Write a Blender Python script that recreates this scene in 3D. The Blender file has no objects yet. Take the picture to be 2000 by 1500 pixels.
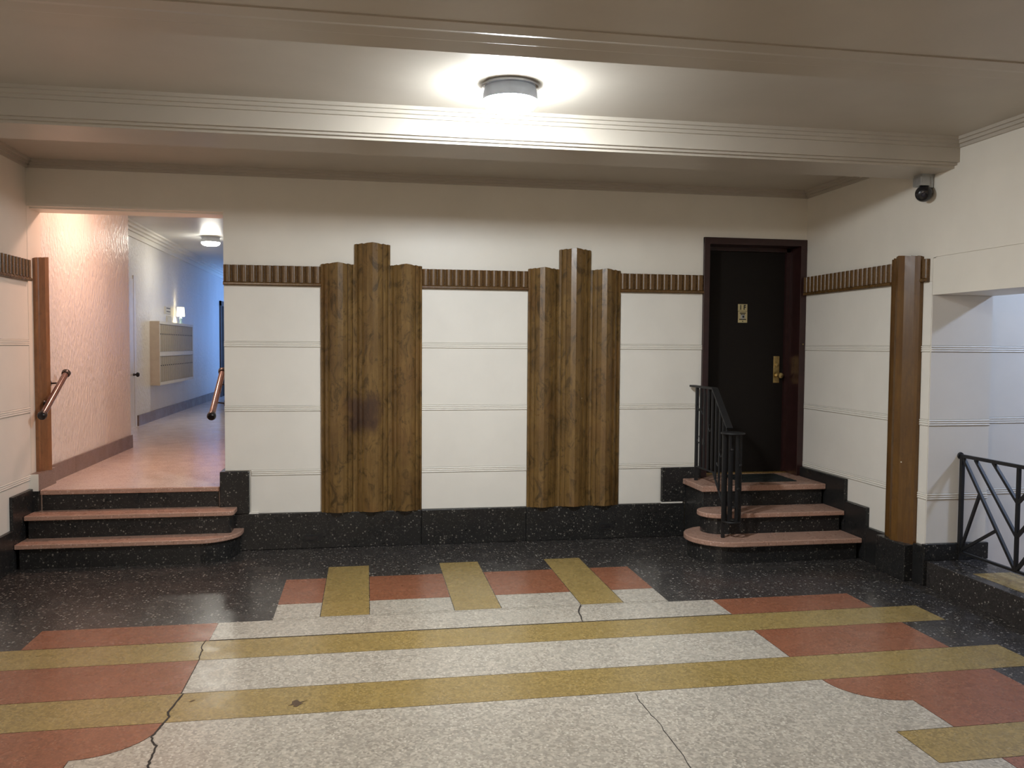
import bpy, bmesh, math, random
from mathutils import Vector, Matrix

random.seed(7)
scene = bpy.context.scene
COL = scene.collection

# ------------------------------------------------------------------ camera, world, exposure
cam_data = bpy.data.cameras.new('camera')
cam = bpy.data.objects.new('camera', cam_data)
COL.objects.link(cam)
scene.camera = cam
cam_data.sensor_fit = 'HORIZONTAL'
cam_data.sensor_width = 36.0
cam_data.lens = 1639.88 * 36.0 / 2000.0
cam_data.clip_start = 0.05
cam_data.clip_end = 200
right = Vector((0.985287566, -0.17075938, 0.00704608))
up = Vector((0.00070542, 0.04529117, 0.99897358))
fwd = Vector((0.17090324, 0.98427128, -0.04474529))
rot = Matrix((right, up, -fwd)).transposed()
cam.matrix_world = Matrix.Translation((-3.81621, -6.88334, 1.63308)) @ rot.to_4x4()

world = bpy.data.worlds.new('world')
scene.world = world
world.use_nodes = True
world.node_tree.nodes['Background'].inputs['Color'].default_value = (0.5, 0.55, 0.65, 1)
world.node_tree.nodes['Background'].inputs['Strength'].default_value = 0.02

scene.view_settings.view_transform = 'Standard'
scene.view_settings.look = 'None'
scene.view_settings.exposure = 0.0
scene.view_settings.gamma = 1.0
scene.view_settings.use_curve_mapping = False

LAMP_LOBBY = ((0.90, 0.955, 1.0), 455.0)
FILL_LAMP_REAR = ((1.0, 0.83, 0.71), 450.0)  # warm fill, added out of view to brighten the right wall
LAMP_CORRIDOR_NEAR = ((1.0, 0.58, 0.44), 165.0)
LAMP_CORRIDOR_FAR = ((1.0, 0.97, 0.86), 95.0)
LAMP_PASSAGE = ((0.54, 0.68, 1.0), 260.0)
WINDOW_GLOW = ((0.18, 0.40, 1.0), 6.0)

# ------------------------------------------------------------------ helpers
WL = {}


def wl(o):
    return WL.get(o.name, Vector((0, 0, 0)))


def tag(o, label=None, cat=None, group=None, kind=None):
    if label: o['label'] = label
    if cat: o['category'] = cat
    if group: o['group'] = group
    if kind: o['kind'] = kind
    return o


def empty(name, loc, label=None, cat=None, group=None, kind=None):
    o = bpy.data.objects.new(name, None)
    COL.objects.link(o)
    o.location = loc
    o.empty_display_size = 0.1
    WL[o.name] = Vector(loc)
    return tag(o, label, cat, group, kind)


def frame(d):
    d = Vector(d).normalized()
    a = Vector((0, 0, 1)) if abs(d.z) < 0.9 else Vector((1, 0, 0))
    u = d.cross(a).normalized()
    return u, d.cross(u).normalized()


class MB:
    def __init__(self):
        self.v = []
        self.f = []

    def box(self, x0, x1, y0, y1, z0, z1):
        x0, x1 = sorted((x0, x1)); y0, y1 = sorted((y0, y1)); z0, z1 = sorted((z0, z1))
        n = len(self.v)
        self.v += [(x0, y0, z0), (x1, y0, z0), (x1, y1, z0), (x0, y1, z0),
                   (x0, y0, z1), (x1, y0, z1), (x1, y1, z1), (x0, y1, z1)]
        self.f += [tuple(n + i for i in q) for q in
                   ((3, 2, 1, 0), (4, 5, 6, 7), (0, 1, 5, 4), (1, 2, 6, 5), (2, 3, 7, 6), (3, 0, 4, 7))]
        return self

    def extr(self, prof, origin, along, out, upv=(0, 0, 1)):
        """closed profile [(u, v)] in the plane (out, up), swept by the vector along"""
        n = len(self.v); k = len(prof)
        o = Vector(origin); a = Vector(along); w = Vector(out); uu = Vector(upv)
        for t in (0, 1):
            for u, v in prof:
                self.v.append(tuple(o + w * u + uu * v + a * t))
        for i in range(k):
            j = (i + 1) % k
            self.f.append((n + i, n + j, n + k + j, n + k + i))
        self.f.append(tuple(n + i for i in range(k))[::-1])
        self.f.append(tuple(n + k + i for i in range(k)))
        return self

    def prism(self, poly, z0, z1):
        return self.extr(poly, (0, 0, z0), (0, 0, z1 - z0), (1, 0, 0), (0, 1, 0))

    def tube(self, pts, r, n=8, cap=True):
        pts = [Vector(p) for p in pts]
        rr = r if isinstance(r, (list, tuple)) else [r] * len(pts)
        b = len(self.v)
        pu = None
        for i, p in enumerate(pts):
            if i == 0: d = pts[1] - p
            elif i == len(pts) - 1: d = p - pts[i - 1]
            else: d = (pts[i + 1] - p).normalized() + (p - pts[i - 1]).normalized()
            d = d.normalized()
            if pu is None: u, w = frame(d)
            else:
                u = (pu - d * pu.dot(d)).normalized(); w = d.cross(u)
            pu = u
            for k in range(n):
                t = 2 * math.pi * (k + 0.5) / n
                self.v.append(tuple(p + (u * math.cos(t) + w * math.sin(t)) * rr[i]))
        for i in range(len(pts) - 1):
            for k in range(n):
                q = (k + 1) % n
                self.f.append((b + i * n + k, b + i * n + q, b + (i + 1) * n + q, b + (i + 1) * n + k))
        if cap:
            self.f.append(tuple(b + k for k in range(n))[::-1])
            e = b + (len(pts) - 1) * n
            self.f.append(tuple(e + k for k in range(n)))
        return self

    def lathe(self, prof, c, axis=(0, 0, 1), n=32):
        """prof: [(r, h)] revolved round axis through c"""
        d = Vector(axis).normalized(); u, w = frame(d); c = Vector(c)
        b = len(self.v)
        for r, h in prof:
            for k in range(n):
                t = 2 * math.pi * k / n
                self.v.append(tuple(c + d * h + (u * math.cos(t) + w * math.sin(t)) * max(r, 1e-5)))
        for i in range(len(prof) - 1):
            for k in range(n):
                q = (k + 1) % n
                self.f.append((b + i * n + k, b + i * n + q, b + (i + 1) * n + q, b + (i + 1) * n + k))
        return self

    def build(self, name, mat, parent=None, smooth=False, bevel=0.0, seg=2, origin=None):
        if parent is not None:
            loc = wl(parent)
        elif origin is not None:
            loc = Vector(origin)
        else:
            xs, ys, zs = zip(*self.v)
            loc = Vector(((min(xs) + max(xs)) / 2, (min(ys) + max(ys)) / 2, min(zs)))
        me = bpy.data.meshes.new(name)
        me.from_pydata([tuple(Vector(p) - loc) for p in self.v], [], self.f)
        bm = bmesh.new(); bm.from_mesh(me)
        bmesh.ops.recalc_face_normals(bm, faces=bm.faces)
        bm.to_mesh(me); bm.free()
        me.materials.append(mat)
        if smooth:
            me.polygons.foreach_set('use_smooth', [True] * len(me.polygons))
            try: me.set_sharp_from_angle(angle=math.radians(40))
            except Exception: pass
        o = bpy.data.objects.new(name, me)
        COL.objects.link(o)
        if parent is not None:
            o.parent = parent
        else:
            o.location = loc
        WL[o.name] = loc.copy()
        if bevel:
            m = o.modifiers.new('bevel', 'BEVEL'); m.width = bevel; m.segments = seg
            m.limit_method = 'ANGLE'; m.angle_limit = math.radians(40)
        return o


def B(*a): return MB().box(*a)


# ------------------------------------------------------------------ materials
def mat_new(name):
    m = bpy.data.materials.new(name); m.use_nodes = True
    nt = m.node_tree
    return m, nt, nt.nodes['Principled BSDF']


def N(nt, t, **kw):
    n = nt.nodes.new(t)
    for k, v in kw.items(): setattr(n, k, v)
    return n


def coords(nt, scale=(1, 1, 1)):
    tc = N(nt, 'ShaderNodeTexCoord'); mp = N(nt, 'ShaderNodeMapping')
    mp.inputs['Scale'].default_value = scale
    nt.links.new(tc.outputs['Object'], mp.inputs['Vector'])
    return mp.outputs['Vector']


def mixc(nt, fac, a, b):
    m = N(nt, 'ShaderNodeMix', data_type='RGBA')
    for idx, val in ((0, fac), (6, a), (7, b)):
        if hasattr(val, 'is_output'): nt.links.new(val, m.inputs[idx])
        elif idx == 0: m.inputs[0].default_value = val
        else: m.inputs[idx].default_value = (*val, 1)
    return m.outputs[2]


def ramp(nt, src, p0, p1, lo=0.0, hi=1.0):
    r = N(nt, 'ShaderNodeMapRange')
    nt.links.new(src, r.inputs['Value'])
    r.inputs['From Min'].default_value = p0; r.inputs['From Max'].default_value = p1
    r.inputs['To Min'].default_value = lo; r.inputs['To Max'].default_value = hi
    return r.outputs['Result']


def noise(nt, vec, scale, detail=4, rough=0.55, dist=0.0):
    n = N(nt, 'ShaderNodeTexNoise')
    n.inputs['Scale'].default_value = scale; n.inputs['Detail'].default_value = detail
    n.inputs['Roughness'].default_value = rough; n.inputs['Distortion'].default_value = dist
    nt.links.new(vec, n.inputs['Vector'])
    return n.outputs['Fac']


def math2(nt, op, a, b):
    m = N(nt, 'ShaderNodeMath', operation=op)
    for i, v in enumerate((a, b)):
        if hasattr(v, 'is_output'): nt.links.new(v, m.inputs[i])
        else: m.inputs[i].default_value = v
    return m.outputs[0]


def bump(nt, p, h, strength, dist):
    b = N(nt, 'ShaderNodeBump'); b.inputs['Strength'].default_value = strength
    b.inputs['Distance'].default_value = dist
    nt.links.new(h, b.inputs['Height']); nt.links.new(b.outputs['Normal'], p.inputs['Normal'])


def plaster(name, col, rough=0.5, mottle=0.06, bs=0.15, bscale=60, bdist=0.002, stretch=(1, 1, 1)):
    m, nt, p = mat_new(name)
    v = coords(nt, stretch)
    a = tuple(c * (1 - mottle) for c in col)
    c = mixc(nt, ramp(nt, noise(nt, v, 3.0, 5), 0.35, 0.7), a, col)
    nt.links.new(c, p.inputs['Base Color'])
    p.inputs['Roughness'].default_value = rough
    bump(nt, p, noise(nt, v, bscale, 3), bs, bdist)
    return m


def terrazzo(name, base, chips, rough=0.22, mottle=0.12, grain=0.0, gscale=95):
    """chips: (voronoi scale, share of cells that are chips, colour)"""
    m, nt, p = mat_new(name)
    v = coords(nt)
    c = mixc(nt, ramp(nt, noise(nt, v, 2.5, 4), 0.3, 0.7), tuple(x * (1 - mottle) for x in base), base)
    if grain:
        vg = N(nt, 'ShaderNodeTexVoronoi'); vg.inputs['Scale'].default_value = gscale
        nt.links.new(v, vg.inputs['Vector'])
        sg = N(nt, 'ShaderNodeSeparateColor'); nt.links.new(vg.outputs['Color'], sg.inputs[0])
        c = mixc(nt, ramp(nt, sg.outputs[1], 0.0, 0.5, grain, 0.0), c, tuple(x * 0.45 for x in base))
        c = mixc(nt, ramp(nt, sg.outputs[1], 0.5, 1.0, 0.0, grain), c, tuple(min(0.8, x * 1.55) for x in base))
    for i, (sc, share, cc) in enumerate(chips):
        vo = N(nt, 'ShaderNodeTexVoronoi'); vo.inputs['Scale'].default_value = sc
        mp = N(nt, 'ShaderNodeVectorMath', operation='ADD'); mp.inputs[1].default_value = (3.1 * i + 1.7, 5.3 * i, 2.2 * i)
        nt.links.new(v, mp.inputs[0]); nt.links.new(mp.outputs[0], vo.inputs['Vector'])
        sep = N(nt, 'ShaderNodeSeparateColor'); nt.links.new(vo.outputs['Color'], sep.inputs[0])
        pick = math2(nt, 'LESS_THAN', sep.outputs[0], share)
        edge = ramp(nt, vo.outputs['Distance'], 0.42, 0.34)
        fac = math2(nt, 'MULTIPLY', pick, edge)
        c = mixc(nt, fac, c, cc)
    nt.links.new(c, p.inputs['Base Color'])
    p.inputs['Specular IOR Level'].default_value = 0.36
    nt.links.new(ramp(nt, noise(nt, v, 6.0, 4), 0.3, 0.75, rough * 0.8, rough * 1.35), p.inputs['Roughness'])
    return m


def wood(name, light, dark, rough=0.3, stain=None, blotch=0.9):
    m, nt, p = mat_new(name)
    v = coords(nt, (1, 1, 0.10))
    v2 = coords(nt, (1, 1, 0.62))
    grain = noise(nt, v, 60, 5, 0.6, 0.3)
    c = mixc(nt, ramp(nt, grain, 0.40, 0.62), tuple(0.5 * (a + b) for a, b in zip(light, dark)), light)
    soft = noise(nt, v2, 4.0, 5, 0.6, 0.6)
    c = mixc(nt, ramp(nt, soft, 0.45, 0.68, 0, 0.75), c, dark)
    warm = noise(nt, v2, 1.6, 3, 0.5)
    c = mixc(nt, ramp(nt, warm, 0.52, 0.75, 0, 0.45), c, (light[0] * 1.05, light[1] * 0.70, light[2] * 0.75))
    blot = noise(nt, v2, 10, 9, 0.74, 1.5)
    c = mixc(nt, ramp(nt, blot, 0.50, 0.63, 0, blotch), c, tuple(x * 0.26 for x in light))
    vo = N(nt, 'ShaderNodeTexVoronoi'); vo.inputs['Scale'].default_value = 16
    nt.links.new(coords(nt), vo.inputs['Vector'])
    sep0 = N(nt, 'ShaderNodeSeparateColor'); nt.links.new(vo.outputs['Color'], sep0.inputs[0])
    chip = math2(nt, 'MULTIPLY', math2(nt, 'LESS_THAN', sep0.outputs[0], 0.018), ramp(nt, vo.outputs['Distance'], 0.10, 0.07))
    c = mixc(nt, chip, c, (0.62, 0.58, 0.5))
    if stain:
        tc = N(nt, 'ShaderNodeTexCoord'); sep = N(nt, 'ShaderNodeSeparateXYZ')
        nt.links.new(tc.outputs['Object'], sep.inputs[0])
        wob = ramp(nt, noise(nt, v2, 14, 4), 0.2, 0.8, -0.05, 0.05)
        dx = math2(nt, 'ABSOLUTE', math2(nt, 'SUBTRACT', sep.outputs[0], stain[0]), 0)
        dz = math2(nt, 'ABSOLUTE', math2(nt, 'SUBTRACT', sep.outputs[2], stain[1]), 0)
        fx = ramp(nt, math2(nt, 'ADD', dx, wob), stain[2], stain[2] - 0.06)
        fz = ramp(nt, math2(nt, 'ADD', dz, wob), stain[3], stain[3] - 0.08)
        c = mixc(nt, math2(nt, 'MULTIPLY', math2(nt, 'MULTIPLY', fx, fz), 0.72), c, (0.045, 0.022, 0.020))
    nt.links.new(c, p.inputs['Base Color'])
    nt.links.new(ramp(nt, blot, 0.3, 0.7, rough * 0.85, rough * 1.3), p.inputs['Roughness'])
    bump(nt, p, grain, 0.10, 0.0015)
    return m


def plain(name, col, rough=0.4, metal=0.0, var=0.1, scale=25, bs=0.05):
    m, nt, p = mat_new(name)
    v = coords(nt)
    n = noise(nt, v, scale, 4)
    c = mixc(nt, ramp(nt, n, 0.3, 0.7), tuple(x * (1 - var) for x in col), tuple(min(1, x * (1 + var)) for x in col))
    nt.links.new(c, p.inputs['Base Color'])
    p.inputs['Roughness'].default_value = rough; p.inputs['Metallic'].default_value = metal
    if bs: bump(nt, p, n, bs, 0.001)
    return m


def glow(name, col, strength):
    m, nt, p = mat_new(name)
    p.inputs['Base Color'].default_value = (0.8, 0.8, 0.8, 1)
    p.inputs['Emission Color'].default_value = (*col, 1)
    p.inputs['Emission Strength'].default_value = strength
    return m


CREAM = (0.80, 0.765, 0.68)
M = dict(
    wall=plaster('wall_paint', CREAM, 0.42, 0.05, 0.10, 45, 0.002),
    panel=plaster('panel_paint', (0.82, 0.795, 0.725), 0.45, 0.05, 0.10, 40, 0.002),
    ceil=plaster('ceiling_paint', (0.50, 0.455, 0.385), 0.40, 0.06, 0.08, 30, 0.002),
    stucco=plaster('corridor_stucco', (0.78, 0.74, 0.68), 0.34, 0.06, 1.0, 30, 0.020, (1, 1, 0.5)),
    dark=terrazzo('terrazzo_black', (0.038, 0.034, 0.032), [(52, 0.15, (0.26, 0.24, 0.21)), (105, 0.28, (0.14, 0.13, 0.115))], 0.24, grain=0.3, gscale=70),
    base=terrazzo('terrazzo_black_base', (0.019, 0.019, 0.019), [(62, 0.11, (0.17, 0.16, 0.14)), (110, 0.22, (0.085, 0.08, 0.07))], 0.30, grain=0.3, gscale=80),
    white=terrazzo('terrazzo_white', (0.395, 0.355, 0.29), [(75, 0.16, (0.56, 0.515, 0.43))], 0.26, grain=0.5, gscale=90),
    yellow=terrazzo('terrazzo_yellow', (0.285, 0.202, 0.072), [(95, 0.12, (0.36, 0.28, 0.14))], 0.26, grain=0.45, gscale=100),
    red=terrazzo('terrazzo_red', (0.245, 0.094, 0.050), [(95, 0.12, (0.31, 0.16, 0.10))], 0.26, grain=0.4, gscale=100),
    corr=terrazzo('terrazzo_corridor', (0.66, 0.55, 0.49), [(80, 0.3, (0.74, 0.64, 0.58)), (100, 0.12, (0.27, 0.21, 0.18))], 0.20),
    corrbase=terrazzo('terrazzo_corridor_base', (0.22, 0.16, 0.135), [(80, 0.25, (0.30, 0.23, 0.2)), (100, 0.15, (0.11, 0.08, 0.065))], 0.35),
    tread=terrazzo('terrazzo_tread', (0.45, 0.275, 0.205), [(75, 0.22, (0.56, 0.39, 0.32)), (95, 0.18, (0.28, 0.16, 0.12))], 0.28),
    wood=wood('stained_wood', (0.200, 0.118, 0.037), (0.098, 0.052, 0.017)),
    wood_stain=wood('stained_wood_marked', (0.215, 0.128, 0.042), (0.108, 0.058, 0.020), stain=(-0.065, 0.79, 0.15, 0.18)),
    reed=wood('stained_reed', (0.150, 0.082, 0.026), (0.060, 0.031, 0.011), 0.24, blotch=0.5),
    pinkwood=wood('stained_wood_pilaster', (0.150, 0.074, 0.017), (0.090, 0.041, 0.010), 0.36, blotch=0.25),
    redwood=wood('stained_wood_reddish', (0.30, 0.135, 0.055), (0.19, 0.080, 0.032), 0.32, blotch=0.3),
    door=plain('door_brown', (0.0085, 0.0062, 0.0048), 0.6, 0, 0.12, 90, 0.1),
    doorframe=plain('door_frame_maroon', (0.030, 0.011, 0.010), 0.32, 0, 0.2, 20, 0.05),
    iron=plain('black_iron', (0.009, 0.009, 0.010), 0.55, 0.0, 0.2, 60, 0.1),
    brass=plain('brass', (0.55, 0.42, 0.18), 0.30, 1.0, 0.15, 40, 0.05),
    brassplate=plain('brass_plate', (0.50, 0.42, 0.22), 0.45, 0.2, 0.08, 40, 0.03),
    ink=plain('black_ink', (0.01, 0.01, 0.01), 0.6, 0, 0, 10, 0),
    mat=plain('rubber_mat', (0.012, 0.016, 0.015), 0.7, 0, 0.25, 120, 0.4),
    rail=plain('brown_rail', (0.13, 0.060, 0.048), 0.16, 0, 0.15, 30, 0.03),
    railcap=plain('rail_cap', (0.010, 0.007, 0.007), 0.35, 0, 0.1, 30, 0.03),
    steel=plain('grey_steel', (0.42, 0.43, 0.43), 0.35, 0.7, 0.08, 40, 0.03),
    camblack=plain('camera_black', (0.012, 0.012, 0.014), 0.25, 0, 0.1, 40, 0.03),
    lens=plain('camera_lens', (0.02, 0.02, 0.03), 0.05, 0, 0, 10, 0),
    band=plain('lamp_band', (0.50, 0.56, 0.66), 0.3, 0.0, 0.05, 20, 0),
    chrome=plain('lamp_chrome', (0.62, 0.65, 0.70), 0.18, 0.9, 0.05, 20, 0),
    mail=plain('mailbox_metal', (0.40, 0.34, 0.23), 0.65, 0.0, 0.06, 15, 0.02),
    mailcase=plain('mailbox_case', (0.66, 0.62, 0.54), 0.6, 0, 0.05, 15, 0.02),
    paper=plain('paper', (0.72, 0.70, 0.62), 0.6, 0, 0.05, 30, 0),
    whitedoor=plain('white_door_paint', (0.70, 0.66, 0.62), 0.35, 0, 0.05, 10, 0.02),
    crack=plain('crack_dirt', (0.030, 0.022, 0.016), 0.8, 0, 0.3, 90, 0),
    spot=plain('floor_stain', (0.075, 0.045, 0.022), 0.6, 0, 0.3, 90, 0),
    lampblue=plain('lamp_foot_blue', (0.16, 0.26, 0.40), 0.3, 0, 0.1, 20, 0),
    glass=plain('window_glass', (0.5, 0.6, 0.8), 0.1, 0, 0.02, 5, 0),
)

M['door'].node_tree.nodes['Principled BSDF'].inputs['Specular IOR Level'].default_value = 0.22

# ------------------------------------------------------------------ room constants
XL, XO, XR = -6.33, -4.916, 0.0
ZC = 3.005
FT, FB = 2.255, 2.098
BASE = 0.29
GR = (0.6125, 1.1255, 1.636)
G = 0.0225
YBACK = -9.6
YJ = -1.69
YO = -3.75           # near side of the right hand opening
ZH = 2.005
LAND = 0.505
CF = 0.51            # corridor floor
CZ = 3.2             # corridor ceiling
XM = -6.9            # mailbox wall


def panel(parent, axis, a0, a1, z0, z1, plane, sign, mat=None, t=0.006):
    """flat plaster panel lying on a wall; axis 'x' (far wall, jamb) or 'y' (side walls); sign = direction it faces"""
    g = 0.0015
    a0, a1 = sorted((a0, a1))
    if axis == 'x':
        mb = B(a0 + g, a1 - g, plane, plane - sign * t, z0 + g, z1 - g)
    else:
        mb = B(plane, plane - sign * t, a0 + g, a1 - g, z0 + g, z1 - g)
    return mb.build('panel', mat or M['panel'], parent)


def beads(parent, axis, a0, a1, zc, plane, sign):
    """moulding of three parallel half-round beads"""
    prof = [(-0.006, -G)]
    for k in range(3):
        c = -0.015 + 0.015 * k
        for q in range(5):
            t = math.pi * q / 4
            prof.append((-0.001 + 0.0065 * math.sin(t), c - 0.0060 * math.cos(t)))
    prof.append((-0.006, G))
    a0, a1 = sorted((a0, a1))
    if axis == 'x':
        mb = MB().extr(prof, (a0, plane, zc), (a1 - a0, 0, 0), (0, sign, 0))
    else:
        mb = MB().extr(prof, (plane, a0, zc), (0, a1 - a0, 0), (sign, 0, 0))
    return mb.build('bead_moulding', M['panel'], parent)


ROWS = [(BASE, GR[0] - G), (GR[0] + G, GR[1] - G), (GR[1] + G, GR[2] - G), (GR[2] + G, FB)]

# ------------------------------------------------------------------ floor with inlaid pattern
floor = MB().box(XL - 0.3, 0.0, YBACK - 0.1, 0.0, -0.12, 0.0).build('floor', M['dark'], origin=(0, 0, 0))
tag(floor, 'polished black terrazzo lobby floor with inlaid coloured geometric pattern', 'floor', kind='structure')
XCN = -3.138


def inlay(poly, mat, h=0.0010, name='inlay_panel'):
    mb = MB().prism(poly, -0.02, h)
    return mb.build(name, mat, floor)


def rect(x0, x1, y0, y1): return [(x0, y0), (x1, y0), (x1, y1), (x0, y1)]


J = 0.0022
def inl(x0, x1, y0, y1, mat, h=0.0010):
    x0, x1 = sorted((x0, x1)); y0, y1 = sorted((y0, y1))
    return inlay(rect(x0 + J, x1 - J, y0 + J, y1 - J), M[mat], h)


bars = [(-4.092, -3.797), (-3.279, -2.985), (-2.476, -2.194)]
for a, b in bars:
    inl(a, b, -0.63, -1.78, 'yellow')
xs = [-4.367] + [v for ab in bars for v in ab] + [-1.900]
for a, b in zip(xs[0::2], xs[1::2]):
    inl(a, b, -0.93, -1.50, 'red')
    inl(a, b, -1.50, -1.78, 'white')
inl(-4.367, -1.900, -1.78, -1.805, 'white')
for a, b in ((-4.670, -1.607),):
    inlay([(a, -2.100), (b, -2.100), (b, -1.807), (a, -1.807)], M['white'])
inl(-5.630, -4.670, -1.805, -2.110, 'red')
inl(-1.607, -0.655, -1.805, -2.110, 'red')
inl(-5.915, -0.365, -2.112, -2.400, 'yellow')
inl(-4.670, -1.607, -2.400, -2.823, 'white')
inl(-5.620, -4.670, -2.400, -2.823, 'red')
inl(-1.607, -0.660, -2.400, -2.823, 'red')
inl(-5.915, -0.365, -2.823, -3.130, 'yellow')
YQ, RQ = -3.130, 0.290
XA, XB = -1.310, XCN * 2 + 1.310
arcR = [(XA - RQ * math.cos(t), YQ - RQ * math.sin(t)) for t in [math.pi / 2 * k / 12 for k in range(13)]]
arcL = [(2 * XCN - x, y) for x, y in arcR]
jj = 0.002
inlay([(XA - RQ + jj, YQ - jj), *[(x + jj, y + jj) for x, y in arcR[1:]], (XA + jj, -3.70 + jj), (-0.660, -3.70 + jj), (-0.660, YQ - jj)], M['red'])
inlay([(2 * XCN - x, y) for x, y in [(XA - RQ + jj, YQ - jj), *[(x + jj, y + jj) for x, y in arcR[1:]], (XA + jj, -3.70 + jj), (-0.660, -3.70 + jj), (-0.660, YQ - jj)]], M['red'])
YE = -7.6
inlay([(arcR[0][0] - jj, YQ - jj)] + [(x - jj, y - jj) for x, y in arcR] + [(XA - jj, -3.70 + jj), (-1.585 - jj, -3.70 + jj), (-1.585 - jj, -3.975 - jj), (XA - jj, -3.975 - jj), (XA - jj, YE),
       (XB + jj, YE), (XB + jj, -3.975 - jj), (2 * XCN + 1.585 + jj, -3.975 - jj), (2 * XCN + 1.585 + jj, -3.70 + jj), (XB + jj, -3.70 + jj)]
      + [(x + jj, y - jj) for x, y in arcL[::-1]], M['white'])
inl(-1.585, -0.365, -3.700, -3.975, 'yellow')
inl(2 * XCN + 1.585, 2 * XCN + 0.365, -3.700, -3.975, 'yellow')
inl(XA, -0.660, -3.975, YE, 'red')
inl(2 * XCN + 0.660, XB, -3.975, YE, 'red')


def ribbon(pts, w, name, mat, h=0.0022):
    pts = [Vector((x, y, 0)) for x, y in pts]
    L, Rr = [], []
    for i, p in enumerate(pts):
        d = (pts[min(i + 1, len(pts) - 1)] - pts[max(i - 1, 0)]).normalized()
        n = Vector((-d.y, d.x, 0)); ww = w * (0.5 if i in (0, len(pts) - 1) else random.uniform(0.8, 1.2)) / 2
        L.append(p + n * ww); Rr.append(p - n * ww)
    mb = MB()
    for k, (a, b) in enumerate(zip(L, Rr)):
        mb.v += [(a.x, a.y, -0.002), (b.x, b.y, -0.002), (b.x, b.y, h), (a.x, a.y, h)]
        if k:
            s = 4 * (k - 1)
            for q in range(4):
                mb.f.append((s + q, s + (q + 1) % 4, s + 4 + (q + 1) % 4, s + 4 + q))
    mb.f += [(0, 1, 2, 3), tuple(4 * (len(L) - 1) + q for q in (3, 2, 1, 0))]
    return mb.build(name, mat, floor)


def jag(pts, n, amp):
    out = []
    for (x0, y0), (x1, y1) in zip(pts[:-1], pts[1:]):
        for k in range(n):
            t = k / n
            a = 0 if k == 0 else amp
            out.append((x0 + (x1 - x0) * t + random.uniform(-a, a), y0 + (y1 - y0) * t + random.uniform(-a, a)))
    return out + [pts[-1]]


ribbon(jag([(-4.689, -2.091), (-4.695, -2.186), (-4.678, -2.251), (-4.678, -2.348), (-4.671, -2.4)], 3, 0.004), 0.006, 'crack', M['crack'])
ribbon([(-4.670, -2.40), (-4.670, -2.823)], 0.006, 'crack', M['crack'])
ribbon(jag([(-4.66, -2.823), (-4.672, -2.918), (-4.684, -3.025), (-4.668, -3.069), (-4.678, -3.129), (-4.691, -3.224), (-4.699, -3.26), (-4.681, -3.308), (-4.657, -3.343), (-4.656, -3.422), (-4.655, -3.476), (-4.645, -3.526), (-4.63, -3.8), (-4.66, -4.3)], 3, 0.004), 0.009, 'crack', M['crack'])
ribbon(jag([(-2.567, -3.15), (-2.576, -3.247), (-2.572, -3.319), (-2.572, -3.388), (-2.561, -3.477), (-2.568, -3.559), (-2.567, -3.629), (-2.566, -3.732), (-2.575, -3.835), (-2.58, -4.4)], 3, 0.003), 0.0035, 'crack', M['crack'])
ribbon(jag([(-2.479, -1.785), (-2.527, -1.919), (-2.55, -2.1)], 4, 0.004), 0.009, 'crack', M['crack'])
ribbon([(-4.670, -2.106), (-1.607, -2.106)], 0.010, 'joint_strip', M['crack'], 0.0012)
inlay([(-4.166, -3.037), (-4.142, -3.030), (-4.142, -3.046), (-4.126, -3.054), (-4.112, -3.030), (-4.101, -3.025), (-4.112, -3.012), (-4.085, -2.990), (-4.116, -3.003), (-4.132, -2.975), (-4.153, -2.994), (-4.150, -3.018)], M['spot'], 0.0022, 'stain')
inlay([(-4.616, -2.925), (-4.600, -2.905), (-4.590, -2.908), (-4.604, -2.925)], M['spot'], 0.0022, 'stain')

# ------------------------------------------------------------------ far wall
DX0, DX1, DZ = -0.957, 0.0, 2.583
wall_far = MB()
wall_far.box(XO, DX0, 0.006, 0.30, 0.0, ZC + 0.3)
wall_far.box(DX0, 0.0, 0.006, 0.30, DZ, ZC + 0.3)
wall_far.box(DX0, 0.0, 0.006, 0.60, 0.0, LAND - 0.04)
wall_far.box(XL - 0.3, XO, 0.006, 0.26, 2.665, ZC + 0.3)
wall_far = wall_far.build('wall_far', M['wall'], origin=(0, 0, 0))
tag(wall_far, 'cream far wall with fluted wood pilasters, doorway and corridor opening', 'wall', kind='structure')
SEC = [(XO, -4.1713), (-3.3709, -2.4926), (-1.6998, DX0)]
for i, (a, b) in enumerate(SEC):
    for j, (z0, z1) in enumerate(ROWS):
        aa, bb = a, b
        if j == 0 and i == 0: aa = -4.722
        if j == 0 and i == 2: bb = -1.318
        if j == 1 and i == 0:
            panel(wall_far, 'x', a, b, z0, z1, 0.0, -1)
            continue
        panel(wall_far, 'x', aa, bb, z0, z1, 0.0, -1)
    for j, zc in enumerate(GR):
        beads(wall_far, 'x', -4.715 if (i == 0 and j == 0) else a, b, zc, 0.0, -1)
B(XO, DX0, 0, 0.006, FT, ZC).build('plaster_panel', M['wall'], wall_far)
B(DX0, 0, 0, 0.006, DZ, ZC).build('plaster_panel', M['wall'], wall_far)
B(XL, XO, 0, 0.006, 2.68, ZC).build('plaster_panel', M['wall'], wall_far)
# stepped soffit lining of the corridor opening
B(XL, XO, -0.004, 0.055, 2.662, 2.683).build('lintel_moulding', M['wall'], wall_far)
B(XL, XO, 0.050, 0.262, 2.650, 2.668).build('lintel_moulding', M['wall'], wall_far)

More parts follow.
